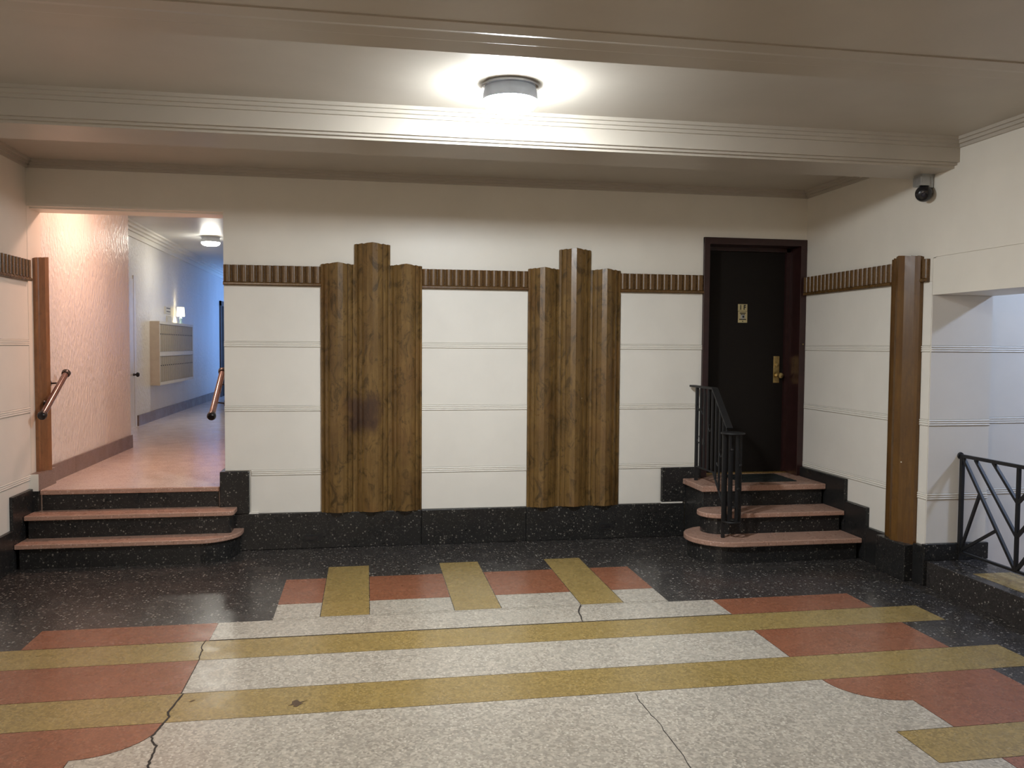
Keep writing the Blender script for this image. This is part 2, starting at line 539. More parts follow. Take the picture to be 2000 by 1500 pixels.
# baseboard of the far wall: black terrazzo blocks
bbf = empty('baseboard_far', (-3.0, 0, 0), 'black terrazzo base blocks along the far wall between the stairs', 'baseboard', kind='structure')
for a, b in ((-4.86, -3.372), (-3.372, -2.497), (-2.497, -1.10)):
    B(a + 0.001, b - 0.001, -0.028, 0.006, 0.0, BASE).build('base_panel', M['base'], bbf, bevel=0.006)
B(-4.953, -4.730, -0.034, 0.262, BASE + 0.002, 0.632).build('base_block', M['base'], bbf, bevel=0.008)
B(-1.312, DX0, -0.032, 0.006, BASE + 0.012, 0.600).build('base_block', M['base'], bbf, bevel=0.008)
B(-4.79, -4.66, -0.020, 0.004, BASE, BASE + 0.012).build('paint_lip', M['panel'], bbf)
B(-1.312, -1.12, -0.028, 0.004, BASE, BASE + 0.013).build('paint_lip', M['panel'], bbf)


def cover_plate(x0, x1, z0, z1, label):
    t = empty('cover_plate', ((x0 + x1) / 2, -0.028, z0), label, 'cover plate', 'cover plates in the far wall base')
    B(x0, x1, -0.032, -0.028, z0, z1).build('plate', M['iron'], t, bevel=0.001)
    B(x0 + 0.02, x1 - 0.02, -0.034, -0.030, z0 + 0.012, z1 - 0.012).build('cover_flap', M['camblack'], t)


cover_plate(-4.315, -4.175, 0.058, 0.112, 'flat dark cover plate in the black base below the left fluted pilaster')
cover_plate(-1.868, -1.748, 0.083, 0.135, 'flat dark cover plate in the black base right of the second pilaster')

# ------------------------------------------------------------------ reeded wood frieze
RW = 0.0607


def reed_mesh(width):
    mb = MB()
    n = 8
    z0, z1 = FB + 0.026, FT
    for z in (z0, z1):
        mb.v.append((-width / 2, -0.010, z))
        for k in range(n + 1):
            t = math.pi * k / n
            mb.v.append((-math.cos(t) * (width / 2 - 0.001), -0.012 - 0.020 * math.sin(t), z))
        mb.v.append((width / 2, -0.010, z))
    k = n + 3
    for i in range(k):
        j = (i + 1) % k
        mb.f.append((i, j, k + j, k + i))
    mb.f += [tuple(range(k))[::-1], tuple(range(k, 2 * k))]
    me = bpy.data.meshes.new('reed')
    me.from_pydata(mb.v, [], mb.f)
    bm = bmesh.new(); bm.from_mesh(me); bmesh.ops.recalc_face_normals(bm, faces=bm.faces); bm.to_mesh(me); bm.free()
    me.materials.append(M['reed'])
    me.polygons.foreach_set('use_smooth', [True] * len(me.polygons))
    me.set_sharp_from_angle(angle=math.radians(50))
    return me


trim_n = 0


def frieze(p0, p1, facing, label):
    """reeded band from p0 to p1 (x, y) on a wall facing the direction given by the angle (0 = towards -y)"""
    global trim_n
    trim_n += 1
    p0 = Vector((*p0, 0)); p1 = Vector((*p1, 0)); d = p1 - p0; L = d.length; d.normalize()
    out = Vector((d.y, -d.x, 0))
    if out.dot(Vector(facing)) < 0: out = -out
    prof = [(-0.002, FB), (0.030, FB), (0.034, FB + 0.006), (0.034, FB + 0.018), (0.026, FB + 0.026), (0.012, FB + 0.026), (0.012, FT), (-0.002, FT)]
    o = MB().extr(prof, (p0.x, p0.y, 0), d * L, out).build('trim_%d' % trim_n, M['reed'], origin=((p0 + p1) / 2))
    tag(o, label, 'frieze', kind='structure')
    n = max(1, round(L / RW)); w = L / n
    me = reed_mesh(w)
    ang = math.atan2(out.y, out.x) + math.pi / 2
    for k in range(n):
        c = bpy.data.objects.new('reed', me); COL.objects.link(c)
        c.parent = o
        c.location = p0 + d * (w * (k + 0.5)) - (p0 + p1) / 2
        c.rotation_euler = (0, 0, ang)


frieze((XO, 0), (-4.1713, 0), (0, -1, 0), 'brown reeded wood frieze between the corridor opening and first pilaster')
frieze((-3.3709, 0), (-2.4926, 0), (0, -1, 0), 'brown reeded wood frieze between the two triple pilasters')
frieze((-1.6998, 0), (DX0, 0), (0, -1, 0), 'brown reeded wood frieze between the second pilaster and door')
frieze((0, 0), (0, -1.267), (-1, 0, 0), 'brown reeded wood frieze on the right wall beside the door')
frieze((0, -1.598), (0, -1.662), (-1, 0, 0), 'short end of reeded wood frieze past the right wall pilaster')
frieze((XL, 0.005), (XL, -2.4), (1, 0, 0), 'brown reeded wood frieze on the pink-lit left wall')

# ------------------------------------------------------------------ fluted pilasters
PROF = [(-1, 0), (-1, .30), (-.88, .42), (-.85, .24), (-.74, .46), (-.60, .64), (-.56, .44), (-.30, .80), (0, 1.0),
        (.30, .80), (.56, .44), (.60, .64), (.74, .46), (.85, .24), (.88, .42), (1, .30), (1, 0)]


def shaft(parent, c, hw, dep, z0, z1, d, out, mat, rise=0.022):
    """one ridge-fronted shaft: c centre on the wall, d direction along the wall, out away from it"""
    mb = MB(); c = Vector(c); d = Vector(d); out = Vector(out)
    k = len(PROF)
    for top in (0, 1):
        for a, b in PROF:
            p = c + d * (a * hw) + out * (b * dep)
            z = z0 if not top else z1 + rise * b
            mb.v.append((p.x, p.y, z))
    mb.v.append((c.x, c.y, z0)); mb.v.append((c.x, c.y, z1))
    for i in range(k - 1):
        mb.f.append((i, i + 1, k + i + 1, k + i))
        mb.f.append((2 * k, i + 1, i))
        mb.f.append((2 * k + 1, k + i, k + i + 1))
    mb.f.append((0, 2 * k, 2 * k + 1, k)); mb.f.append((2 * k, k - 1, 2 * k - 1, 2 * k + 1))
    return mb.build('shaft', mat, parent)


def cluster(edges, label, mat):
    xc = (edges[0] + edges[-1]) / 2
    t = empty('pilaster', (xc, 0, BASE), label, 'pilaster', 'triple wood pilasters on the far wall')
    for (a, b, zt) in ((edges[0], edges[1], 2.268), (edges[1], edges[2], 2.432), (edges[2], edges[3], 2.268)):
        shaft(t, ((a + b) / 2, 0.0, 0), (b - a) / 2 + 0.001, 0.070, BASE - 0.002, zt, (1, 0, 0), (0, -1, 0), mat)


cluster((-4.171, -3.907, -3.627, -3.371), 'triple fluted wood pilaster with a purplish stain, nearest the corridor opening', M['wood_stain'])
cluster((-2.4926, -2.230, -1.960, -1.6998), 'triple fluted wood pilaster between the white panels, nearest the door', M['wood'])
t = empty('pilaster', (0, -1.432, 0.26), 'single fluted wood pilaster on the right wall before the side opening', 'pilaster')
shaft(t, (0, -1.432, 0), 0.163, 0.085, 0.255, 2.275, (0, 1, 0), (-1, 0, 0), M['pinkwood'])
t = empty('pilaster', (XL, 0.20, 0.64), 'narrow fluted wood pilaster on the left wall above the corridor stair', 'pilaster')
shaft(t, (XL, 0.215, 0), 0.120, 0.075, 0.638, 2.280, (0, 1, 0), (1, 0, 0), M['redwood'])

# ------------------------------------------------------------------ right wall, opening and passage
TW = 0.462
wr = MB()
wr.box(0.006, TW, YJ - 0.0, 0.60, -1.1, ZC + 0.3)
wr.box(0.006, TW, YO, YJ, ZH, ZC + 0.3)
wr.box(0.006, TW, YBACK, YO, 0.0, ZC + 0.3)
wall_right = wr.build('wall_right', M['wall'], origin=(0, 0, 0))
tag(wall_right, 'cream right wall with stepped black base and side opening', 'wall', kind='structure')
for (a, b) in ((-1.267, 0.0), (YJ + 0.0, -1.597)):
    for j, (z0, z1) in enumerate(ROWS):
        if j == 0:
            if a == -1.267:
                MB().extr([(-1.2655, 0.2635), (-1.0335, 0.2635), (-1.0335, 0.4135), (-0.7315, 0.4135), (-0.7315, z1 - 0.0015), (-1.2655, z1 - 0.0015)], (0, 0, 0), (0.006, 0, 0), (0, 1, 0)).build('panel', M['panel'], wall_right)
            else:
                panel(wall_right, 'y', a, b, 0.275, z1, 0, -1)
            continue
        panel(wall_right, 'y', a, b, z0, z1, 0, -1)
    for j, zc in enumerate(GR):
        beads(wall_right, 'y', a, b, zc, 0, -1)
B(0, 0.006, -1.72, 0.0, FT, ZC).build('plaster_panel', M['wall'], wall_right)
B(0, 0.006, -1.6, -1.69, FB, FT).build('plaster_panel', M['wall'], wall_right)
B(0.0, 0.006, YBACK, -1.72, 2.263, ZC).build('plaster_panel', M['wall'], wall_right)
B(0.0, 0.006, YO, -1.692, ZH, 2.259).build('lintel_panel', M['wall'], wall_right)
B(0, 0.006, YBACK, YO, 0.29, 2.259).build('plaster_panel', M['wall'], wall_right)
# jamb of the opening, facing the camera
for j, (z0, z1) in enumerate(ROWS):
    panel(wall_right, 'x', 0.0, TW + 0.004, z0 if j else 0.288, z1 if j < 3 else ZH, YJ - 0.006, -1)
for zc in GR:
    beads(wall_right, 'x', 0.0, TW + 0.006, zc, YJ - 0.006, -1)

bbr = empty('baseboard_right', (0, -0.8, 0), 'stepped black terrazzo base climbing the right wall beside the stair', 'baseboard', kind='structure')
for (y0, y1, z) in ((0.0, -0.728, 0.585), (-0.728, -1.032, 0.410), (-1.032, -1.264, 0.262), (-1.600, YJ - 0.028, 0.272)):
    B(-0.030, 0.006, y1, y0, 0.0, z).build('base_panel', M['base'], bbr, bevel=0.006)
B(-0.092, 0.006, -1.600, -1.264, 0.0, 0.258).build('base_block', M['base'], bbr, bevel=0.006)
B(-0.028, TW + 0.012, YJ - 0.030, YJ, 0.17, 0.288).build('base_panel', M['base'], bbr, bevel=0.006)
B(-0.030, 0.006, YBACK, YO, 0, 0.285).build('base_panel', M['base'], bbr)

# passage beyond the opening
wp = MB()
wp.box(TW, 4.2, YJ + 0.15, YJ + 0.35, -1.3, 3.1)
wp.box(4.0, 4.2, -6.0, YJ + 0.35, -1.3, 3.1)
wp.box(TW, 4.2, -6.2, -6.0, -1.3, 3.1)
wall_passage = wp.build('wall_passage', M['panel'], origin=(0, 0, 0))
tag(wall_passage, 'pale bluish-lit passage wall seen through the side opening', 'wall', kind='structure')
for j, (z0, z1) in enumerate([(-0.3, GR[0] - G)] + ROWS[1:3] + [(GR[2] + G, 2.4)]):
    panel(wall_passage, 'x', TW, 1.6, z0, z1, YJ + 0.144, -1)
for zc in GR:
    beads(wall_passage, 'x', TW, 1.6, zc, YJ + 0.144, -1)
cp = B(TW, 4.2, -6.2, YJ + 0.35, 3.0, 3.1).build('ceiling_passage', M['ceil'])
tag(cp, 'ceiling of the side passage beyond the opening', 'ceiling', kind='structure')
fp = MB()
fp.box(TW - 0.02, 4.2, -6.2, YJ + 0.35, -1.3, -0.86)
for k in range(5):
    fp.box(TW + 0.27 * k, TW + 0.27 * (k + 1), -3.75, YJ + 0.15, -1.0, 0.17 - 0.17 * (k + 1))
fp = fp.build('floor_passage', M['tread'])
tag(fp, 'steps leading down behind the railing in the side passage', 'floor', kind='structure')
pl = B(0.0, TW, YO, YJ, -0.1, 0.17).build('floor_platform', M['dark'], bevel=0.004)
tag(pl, 'raised black terrazzo platform inside the side opening', 'floor', kind='structure')
B(0.085, 0.36, -3.4, -2.06, 0.168, 0.1712).build('inlay_panel', M['yellow'], pl)

# ------------------------------------------------------------------ left wall
wlft = MB()
wlft.box(XL - 0.3, XL - 0.006, YBACK, 0.0, 0, ZC + 0.3)
wlft.box(XM - 0.2, XL - 0.006, 0.0, 2.745, 0, CZ + 0.2)
wall_left = wlft.build('wall_left', M['wall'], origin=(0, 0, 0))
tag(wall_left, 'left lobby wall lit pink from the corridor, with beaded panels', 'wall', kind='structure')
for (a, b) in ((-1.35, 0.0), (-2.75, -1.35)):
    for j, (z0, z1) in enumerate(ROWS):
        if j == 0 and b == 0.0:
            MB().extr([(a + 0.0015, 0.2885), (-0.4065, 0.2885), (-0.4065, 0.5285), (-0.0015, 0.5285), (-0.0015, z1 - 0.0015), (a + 0.0015, z1 - 0.0015)], (XL - 0.006, 0, 0), (0.006, 0, 0), (0, 1, 0)).build('panel', M['panel'], wall_left)
            continue
        panel(wall_left, 'y', a, b, z0, z1, XL, 1)
    for zc in GR:
        beads(wall_left, 'y', a, b, zc, XL, 1)
B(XL - 0.006, XL, -2.75, 0.0, FT, ZC).build('plaster_panel', M['wall'], wall_left)
B(XL - 0.006, XL, YBACK, -2.75, 0.29, ZC).build('plaster_panel', M['wall'], wall_left)
B(XL - 0.006, XL + 0.002, 0.0, 0.262, 0.60, 2.665).build('plaster_panel', M['wall'], wall_left)
B(XL - 0.006, XL, 0.262, 2.75, CF, CZ).build('stucco_panel', M['stucco'], wall_left)

bbl = empty('baseboard_left', (XL, -0.3, 0), 'stepped black terrazzo base along the left wall and stair', 'baseboard', kind='structure')
B(XL - 0.006, XL + 0.022, YBACK, -0.405, 0, 0.287).build('base_panel', M['base'], bbl, bevel=0.004)
B(XL - 0.006, XL + 0.022, -0.405, -0.030, 0, 0.527).build('base_panel', M['base'], bbl, bevel=0.004)
B(XL - 0.006, XL + 0.060, -0.030, 0.05, 0.30, 0.508).build('base_panel', M['base'], bbl, bevel=0.004)
B(XL - 0.006, XL + 0.058, -0.026, -0.018, 0.508, 0.636).build('painted_panel', M['panel'], bbl)
B(XL - 0.006, XL + 0.060, -0.018, 0.345, 0.508, 0.640).build('base_block', M['corrbase'], bbl, bevel=0.003)

# ------------------------------------------------------------------ back wall (behind the camera)
wb = B(XL - 0.3, TW, YBACK - 0.2, YBACK, 0, ZC + 0.3).build('wall_back', M['wall'])
tag(wb, 'cream back wall of the lobby behind the viewer', 'wall', kind='structure')

# ------------------------------------------------------------------ ceiling, cornices and beams
ceil = B(XL - 0.3, TW, YBACK - 0.1, 0.006, ZC, ZC + 0.12).build('ceiling', M['ceil'], origin=(0, 0, ZC))
tag(ceil, 'beige painted lobby ceiling between stepped plaster beams', 'ceiling', kind='structure')
ST = 0.020
STEPS = [(0, 0), (3 * ST, 0), (3 * ST, -ST), (2 * ST, -ST), (2 * ST, -2 * ST), (ST, -2 * ST), (ST, -3 * ST), (0, -3 * ST)]


def cornice(origin, along, out, label):
    global trim_n
    trim_n += 1
    o = MB().extr(STEPS, origin, along, out).build('trim_%d' % trim_n, M['ceil'])
    tag(o, label, 'cornice', kind='structure')


cornice((XL, 0, ZC), (-XL, 0, 0), (0, -1, 0), 'stepped plaster cornice above the far wall')
cornice((0, -1.45, ZC), (0, 1.45, 0), (-1, 0, 0), 'stepped plaster cornice on the right wall of the far bay')
cornice((0, -3.34, ZC), (0, 3.34 - 1.925, 0), (-1, 0, 0), 'stepped plaster cornice on the right wall of the lamp bay')
cornice((XL, -1.45, ZC), (0, 1.45, 0), (1, 0, 0), 'stepped plaster cornice on the left wall of the far bay')
cornice((XL, -3.34, ZC), (0, 3.34 - 1.925, 0), (1, 0, 0), 'stepped plaster cornice on the left wall of the lamp bay')

f0, b0 = -1.925, -1.450
prof = [(f0 - 3 * ST, ZC), (f0 - 3 * ST, ZC - ST), (f0 - 2 * ST, ZC - ST), (f0 - 2 * ST, ZC - 2 * ST), (f0 - ST, ZC - 2 * ST), (f0 - ST, ZC - 3 * ST), (f0, ZC - 3 * ST),
        (f0, 2.855), (f0 + 0.024, 2.855), (f0 + 0.024, 2.840), (f0 + 0.050, 2.840), (f0 + 0.050, 2.824),
        (b0 - 0.050, 2.824), (b0 - 0.050, 2.840), (b0 - 0.024, 2.840), (b0 - 0.024, 2.855), (b0, 2.855),
        (b0, ZC - 3 * ST), (b0 + ST, ZC - 3 * ST), (b0 + ST, ZC - 2 * ST), (b0 + 2 * ST, ZC - 2 * ST), (b0 + 2 * ST, ZC - ST), (b0 + 3 * ST, ZC - ST), (b0 + 3 * ST, ZC)]
trim_n += 1
o = MB().extr(prof, (XL, 0, 0), (-XL, 0, 0), (0, 1, 0)).build('trim_%d' % trim_n, M['ceil'])
tag(o, 'stepped plaster ceiling beam just beyond the round ceiling lamp', 'beam', kind='structure')
b0 = -3.345
prof = [(-4.75, ZC), (-4.75, 2.812), (-3.80, 2.812), (-3.80, 2.820), (-3.77, 2.820), (-3.77, 2.814), (-3.74, 2.814), (-3.74, 2.822), (-3.665, 2.822), (-3.615, 2.833), (-3.535, 2.833), (-3.515, 2.838), (-3.44, 2.838), (-3.44, 2.852), (b0, 2.852),
        (b0, ZC - 3 * ST), (b0 + ST, ZC - 3 * ST), (b0 + ST, ZC - 2 * ST), (b0 + 2 * ST, ZC - 2 * ST), (b0 + 2 * ST, ZC - ST), (b0 + 3 * ST, ZC - ST), (b0 + 3 * ST, ZC)]
trim_n += 1
o = MB().extr(prof, (XL, 0, 0), (-XL, 0, 0), (0, 1, 0)).build('trim_%d' % trim_n, M['ceil'])
tag(o, 'wide plaster ceiling beam nearest the viewer along the top', 'beam', kind='structure')

# ------------------------------------------------------------------ corridor beyond the opening
fc = MB()
fc.box(XL, XO, 0.02, 2.75, 0.0, CF)
fc.box(XM, XO, 2.75, 14.2, 0.0, CF)
fc = fc.build('floor_corridor', M['corr'], origin=(0, 0, 0))
tag(fc, 'pinkish terrazzo floor of the raised corridor', 'floor', kind='structure')
wc = MB()
wc.box(XM - 0.2, XM, 2.75, 14.2, 0, CZ + 0.2)
wc.box(XM - 0.2, XO + 0.2, 14.0, 14.2, 0, CZ + 0.2)
wcl = wc.build('wall_corridor', M['stucco'], origin=(0, 0, 0))
tag(wcl, 'glossy stippled corridor wall with mailboxes, lit blue at its far end', 'wall', kind='structure')
wc = MB()
wc.box(XO, XO + 0.2, 0.30, 11.2, 0, CZ + 0.2)
wc.box(XO, XO + 0.2, 13.4, 14.2, 0, CZ + 0.2)
wc.box(XO, XO + 0.2, 11.2, 13.4, 0, 1.2)
wc.box(XO, XO + 0.2, 11.2, 13.4, 2.9, CZ + 0.2)
wcr = wc.build('wall_corridor_right', M['stucco'], origin=(0, 0, 0))
tag(wcr, 'right wall of the corridor hidden behind the opening edge', 'wall', kind='structure')
cc = MB().box(XM - 0.2, XO + 0.2, 0.262, 14.2, CZ, CZ + 0.12).build('ceiling_corridor', plaster('corridor_ceiling', (0.74, 0.72, 0.66), 0.4, 0.05, 0.1, 30, 0.002), origin=(0, 0, CZ))
tag(cc, 'pale corridor ceiling with round lamp seen through the opening', 'ceiling', kind='structure')
trim_n += 1
prof = [(0, 0), (0.16, 0), (0.16, -0.025), (0.11, -0.025), (0.11, -0.055), (0.06, -0.055), (0.06, -0.085), (0.025, -0.085), (0.025, -0.15), (0, -0.15)]
o = MB().extr(prof, (XM, 2.75, CZ), (0, 11.25, 0), (1, 0, 0)).build('trim_%d' % trim_n, M['wall'])
tag(o, 'stepped cornice running along the corridor ceiling above the mailboxes', 'cornice', kind='structure')
bc = empty('baseboard_corridor', (XL, 1.5, CF), 'brown terrazzo base along the corridor walls', 'baseboard', kind='structure')
for a, b in ((0.345, 0.93), (0.93, 2.755)):
    B(XL - 0.006, XL + 0.020, a + 0.002, b - 0.002, CF - 0.01, CF + 0.138).build('base_panel', M['corrbase'], bc)
B(XM, XM + 0.02, 5.26, 11.8, CF - 0.01, CF + 0.145).build('base_panel', M['corrbase'], bc)

# window on the hidden corridor side that lights its far end
w1 = empty('window_1', (XO, 12.3, 1.2), 'daylit corridor window hidden behind the opening edge', 'window', kind='structure')
B(XO + 0.09, XO + 0.11, 11.2, 13.4, 1.2, 2.9).build('pane', glow('daylight_pane', *WINDOW_GLOW), w1)
for y in (11.2, 12.27, 13.34):
    B(XO + 0.02, XO + 0.12, y, y + 0.06, 1.2, 2.9).build('window_frame', M['whitedoor'], w1)
for z in (1.2, 2.84):
    B(XO + 0.02, XO + 0.12, 11.2, 13.4, z, z + 0.06).build('window_frame', M['whitedoor'], w1)

# doors in the corridor
d2 = empty('door_2', (XM, 12.3, CF), 'dark brown door frame at the far end of the corridor wall', 'door', kind='structure')
B(XM, XM + 0.03, 11.84, 11.94, CF, 2.56).build('door_frame', M['doorframe'], d2)
B(XM, XM + 0.03, 12.86, 12.96, CF, 2.56).build('door_frame', M['doorframe'], d2)
B(XM, XM + 0.03, 11.84, 12.96, 2.46, 2.56).build('door_frame', M['doorframe'], d2)
B(XM, XM + 0.012, 11.94, 12.86, CF, 2.46).build('door_leaf', M['door'], d2)
d3 = empty('door_3', (XM, 4.75, CF), 'white painted corridor door beside the mailboxes', 'door', kind='structure')
B(XM, XM + 0.010, 5.12, 5.22, CF, 2.55).build('door_frame', M['whitedoor'], d3)
B(XM, XM + 0.010, 4.20, 4.30, CF, 2.55).build('door_frame', M['whitedoor'], d3)
B(XM, XM + 0.006, 4.30, 5.12, CF, 2.50).build('door_leaf', M['whitedoor'], d3)
kn = MB().lathe([(0.0, 0.0), (0.018, 0.0), (0.012, 0.03), (0.03, 0.045), (0.032, 0.06), (0.02, 0.075), (0.0, 0.078)], (XM + 0.012, 5.05, 1.22), (1, 0, 0), 16).build('doorknob', M['railcap'], d3, smooth=True)

# ------------------------------------------------------------------ stairs
def offset_poly(poly, d):
    """shrink a counter-clockwise outline by d (mitred)"""
    out = []
    n = len(poly)
    for i in range(n):
        p0, p1, p2 = Vector(poly[i - 1]), Vector(poly[i]), Vector(poly[(i + 1) % n])
        a = (p1 - p0).normalized(); b = (p2 - p1).normalized()
        na = Vector((-a.y, a.x)); nb = Vector((-b.y, b.x))
        m = (na + nb)
        m = m / max(0.3, m.dot(na)) if m.length > 1e-6 else na
        out.append((p1.x + m.x * d, p1.y + m.y * d))
    return out


def arc(cx, cy, r, a0, a1, n):
    return [(cx + r * math.cos(math.radians(a0 + (a1 - a0) * k / n)), cy + r * math.sin(math.radians(a0 + (a1 - a0) * k / n))) for k in range(n + 1)]


def step(parent, poly, z0, z1, slab, over):
    """riser block under an overhanging tread slab"""
    MB().prism(offset_poly(poly, over), z0, z1 - slab + 0.001).build('riser', M['base'], parent, smooth=False)
    MB().prism(poly, z1 - slab, z1).build('tread', M['tread'], parent, bevel=0.006)


st = empty('staircase', (-5.6, -0.2, 0), 'three black steps with pink treads rising to the corridor', 'staircase')
xl = XL + 0.024
step(st, [(xl, 0.0), (xl, -0.405)] + arc(-5.07, -0.105, 0.300, 270, 360, 14) + [(-4.77, -0.032)], 0.001, 0.183, 0.034, 0.026)
step(st, [(xl, 0.03), (xl, -0.225)] + arc(-4.862, -0.183, 0.042, 270, 360, 5) + [(-4.82, -0.036), (-4.956, -0.036), (-4.956, 0.03)], 0.183, 0.354, 0.034, 0.024)
step(st, [(XL + 0.063, 0.018), (XL + 0.063, -0.012), (-4.956, -0.012), (-4.956, 0.018)], 0.354, 0.511, 0.036, 0.012)

st = empty('staircase', (-0.6, -0.5, 0), 'three black steps with round brown treads below the apartment door', 'staircase')
xr = -0.032
step(st, [(xr, -0.40), (-1.05, -0.40)] + arc(-1.05, -0.700, 0.300, 90, 270, 22)[1:] + [(xr, -1.0)], 0.001, 0.168, 0.038, 0.030)
step(st, [(xr, -0.43), (-1.05, -0.43)] + arc(-1.05, -0.590, 0.158, 90, 270, 16)[1:] + [(xr, -0.748)], 0.168, 0.333, 0.036, 0.028)
step(st, [(xr, -0.034), (-1.125, -0.034), (-1.125, -0.462), (xr, -0.462)], 0.333, LAND, 0.046, 0.024)
B(-1.10, xr, -0.44, -0.034, 0.001, 0.334).build('side_block', M['base'], st)

mt = empty('doormat', (-0.47, -0.14, LAND), 'thin black rubber mat on the landing in front of the door', 'doormat')
B(-0.72, -0.215, -0.315, 0.06, LAND, LAND + 0.008).build('pad', M['mat'], mt, bevel=0.003)
for k in range(7):
    y = -0.295 + k * 0.055
    B(-0.70, -0.235, y, y + 0.022, LAND + 0.007, LAND + 0.011).build('rib', M['mat'], mt)

# ------------------------------------------------------------------ apartment door
d1 = empty('door_1', (-0.48, 0.1, LAND), 'dark brown apartment door marked 1F in a maroon frame', 'door', kind='structure')
CW = 0.055
B(DX0, DX0 + CW, -0.022, 0.20, LAND, DZ).build('door_frame', M['doorframe'], d1, bevel=0.004)
B(-CW - 0.005, -0.002, -0.022, 0.20, LAND, DZ).build('door_frame', M['doorframe'], d1, bevel=0.004)
B(DX0, -0.002, -0.0225, 0.20, DZ - 0.058, DZ).build('door_frame', M['doorframe'], d1, bevel=0.004)
B(DX0 + CW, DX0 + CW + 0.03, 0.17, 0.235, LAND, DZ - 0.05).build('door_stop', M['doorframe'], d1)
B(-CW - 0.038, -CW - 0.004, 0.17, 0.235, LAND, DZ - 0.05).build('door_stop', M['doorframe'], d1)
B(DX0 + CW, -CW, 0.17, 0.235, DZ - 0.09, DZ - 0.055).build('door_stop', M['doorframe'], d1)
leaf = B(DX0 + CW, -CW - 0.006, 0.205, 0.25, LAND + 0.008, DZ - 0.06).build('door_leaf', M['door'], d1)
B(-0.94, -0.02, -0.034, 0.30, LAND - 0.038, LAND).build('landing_tread', M['tread'], d1)  # landing tread carried on into the door recess, grouped with the door
B(DX0 + CW, -CW, 0.165, 0.26, LAND, LAND + 0.012).build('threshold', M['brass'], d1)
B(-0.186, -0.128, 0.199, 0.205, 1.320, 1.563).build('lock_plate', M['brass'], d1, bevel=0.002)
MB().lathe([(0.0, 0), (0.024, 0.0), (0.024, 0.006), (0.011, 0.012), (0.011, 0.035), (0.022, 0.042), (0.027, 0.055), (0.023, 0.068), (0.0, 0.073)], (-0.146, 0.199, 1.388), (0, -1, 0), 20).build('doorknob', M['brass'], d1, smooth=True)
MB().lathe([(0.0, 0), (0.017, 0.0), (0.017, 0.008), (0.012, 0.010), (0.0, 0.010)], (-0.152, 0.199, 1.485), (0, -1, 0), 16).build('lock_cylinder', M['brass'], d1, smooth=True)
B(-CW - 0.008, -CW - 0.003, 0.06, 0.13, 1.34, 1.54).build('strike_box', M['doorframe'], d1, bevel=0.002)
B(-0.030, -0.022, -0.028, -0.022, 1.665, 1.675).build('screw', M['brass'], d1)
pb = B(-0.537, -0.448, 0.201, 0.205, 1.964, 2.026).build('number_plate', M['brassplate'], d1, bevel=0.001)
pq = B(-0.535, -0.447, 0.201, 0.205, 1.860, 1.961).build('peephole_plate', M['brassplate'], d1, bevel=0.001)


def text_mesh(body, size, loc, name, mat, parent):
    cu = bpy.data.curves.new(name, 'FONT'); cu.body = body; cu.size = size; cu.extrude = 0.0006; cu.offset = 0.0019
    cu.align_x = 'CENTER'; cu.align_y = 'CENTER'
    tmp = bpy.data.objects.new('tmp_text', cu); COL.objects.link(tmp)
    dg = bpy.context.evaluated_depsgraph_get()
    me = bpy.data.meshes.new_from_object(tmp.evaluated_get(dg))
    bpy.data.objects.remove(tmp, do_unlink=True)
    me.transform(Matrix.Translation(Vector(loc) - wl(parent)) @ Matrix.Rotation(math.pi / 2, 4, 'X') @ Matrix.Scale(1.25, 4, (0, 1, 0)))
    me.materials.clear(); me.materials.append(mat)
    o = bpy.data.objects.new(name, me); COL.objects.link(o); o.parent = parent
    WL[o.name] = wl(parent)
    return o


text_mesh('1', 0.046, (-0.512, 0.2005, 1.995), 'numeral', M['ink'], d1)
text_mesh('F', 0.046, (-0.474, 0.2005, 1.995), 'letter', M['ink'], d1)
B(-0.520, -0.462, 0.1996, 0.2015, 1.943, 1.950).build('engraved_line', M['ink'], d1)
B(-0.512, -0.470, 0.1996, 0.2015, 1.932, 1.938).build('engraved_line', M['ink'], d1)
B(-0.524, -0.458, 0.1996, 0.2015, 1.885, 1.893).build('engraved_line', M['ink'], d1)
MB().lathe([(0, 0), (0.021, 0.0), (0.021, 0.004), (0.013, 0.006), (0, 0.006)], (-0.491, 0.2008, 1.913), (0, -1, 0), 20).build('peephole', M['steel'], d1)
MB().lathe([(0, 0), (0.010, 0.0), (0.008, 0.004), (0, 0.004)], (-0.488, 0.195, 1.913), (0, -1, 0), 14).build('peephole_lens', M['ink'], d1)
MB().lathe([(0, 0), (0.005, 0.0), (0.005, 0.002), (0, 0.002)], (-0.491, 0.2008, 1.872), (0, -1, 0), 10).build('rivet', M['ink'], d1)
hb = B(DX0, 0.0, 0.30, 0.60, LAND, DZ).build('wall_door_backing', M['wall'])
tag(hb, 'wall mass behind the apartment door', 'wall', kind='structure')

# ------------------------------------------------------------------ iron stair railing by the door
XRL = -1.050
rl = empty('stair_railing', (XRL, -0.5, 0.168), 'black iron stair railing with curled newel beside the apartment door', 'railing')


def bar(y0, z0, y1, z1, w, h, name, x=XRL, mat='iron'):
    """flat bar in the railing plane between two points"""
    p0 = Vector((x, y0, z0)); p1 = Vector((x, y1, z1)); d = (p1 - p0)
    n = Vector((0, -d.z, d.y)).normalized()
    mb = MB()
    mb.extr([(-w / 2, -h / 2), (w / 2, -h / 2), (w / 2, h / 2), (-w / 2, h / 2)], p0, d, (1, 0, 0), n)
    return mb.build(name, M[mat], rl, bevel=0.002)


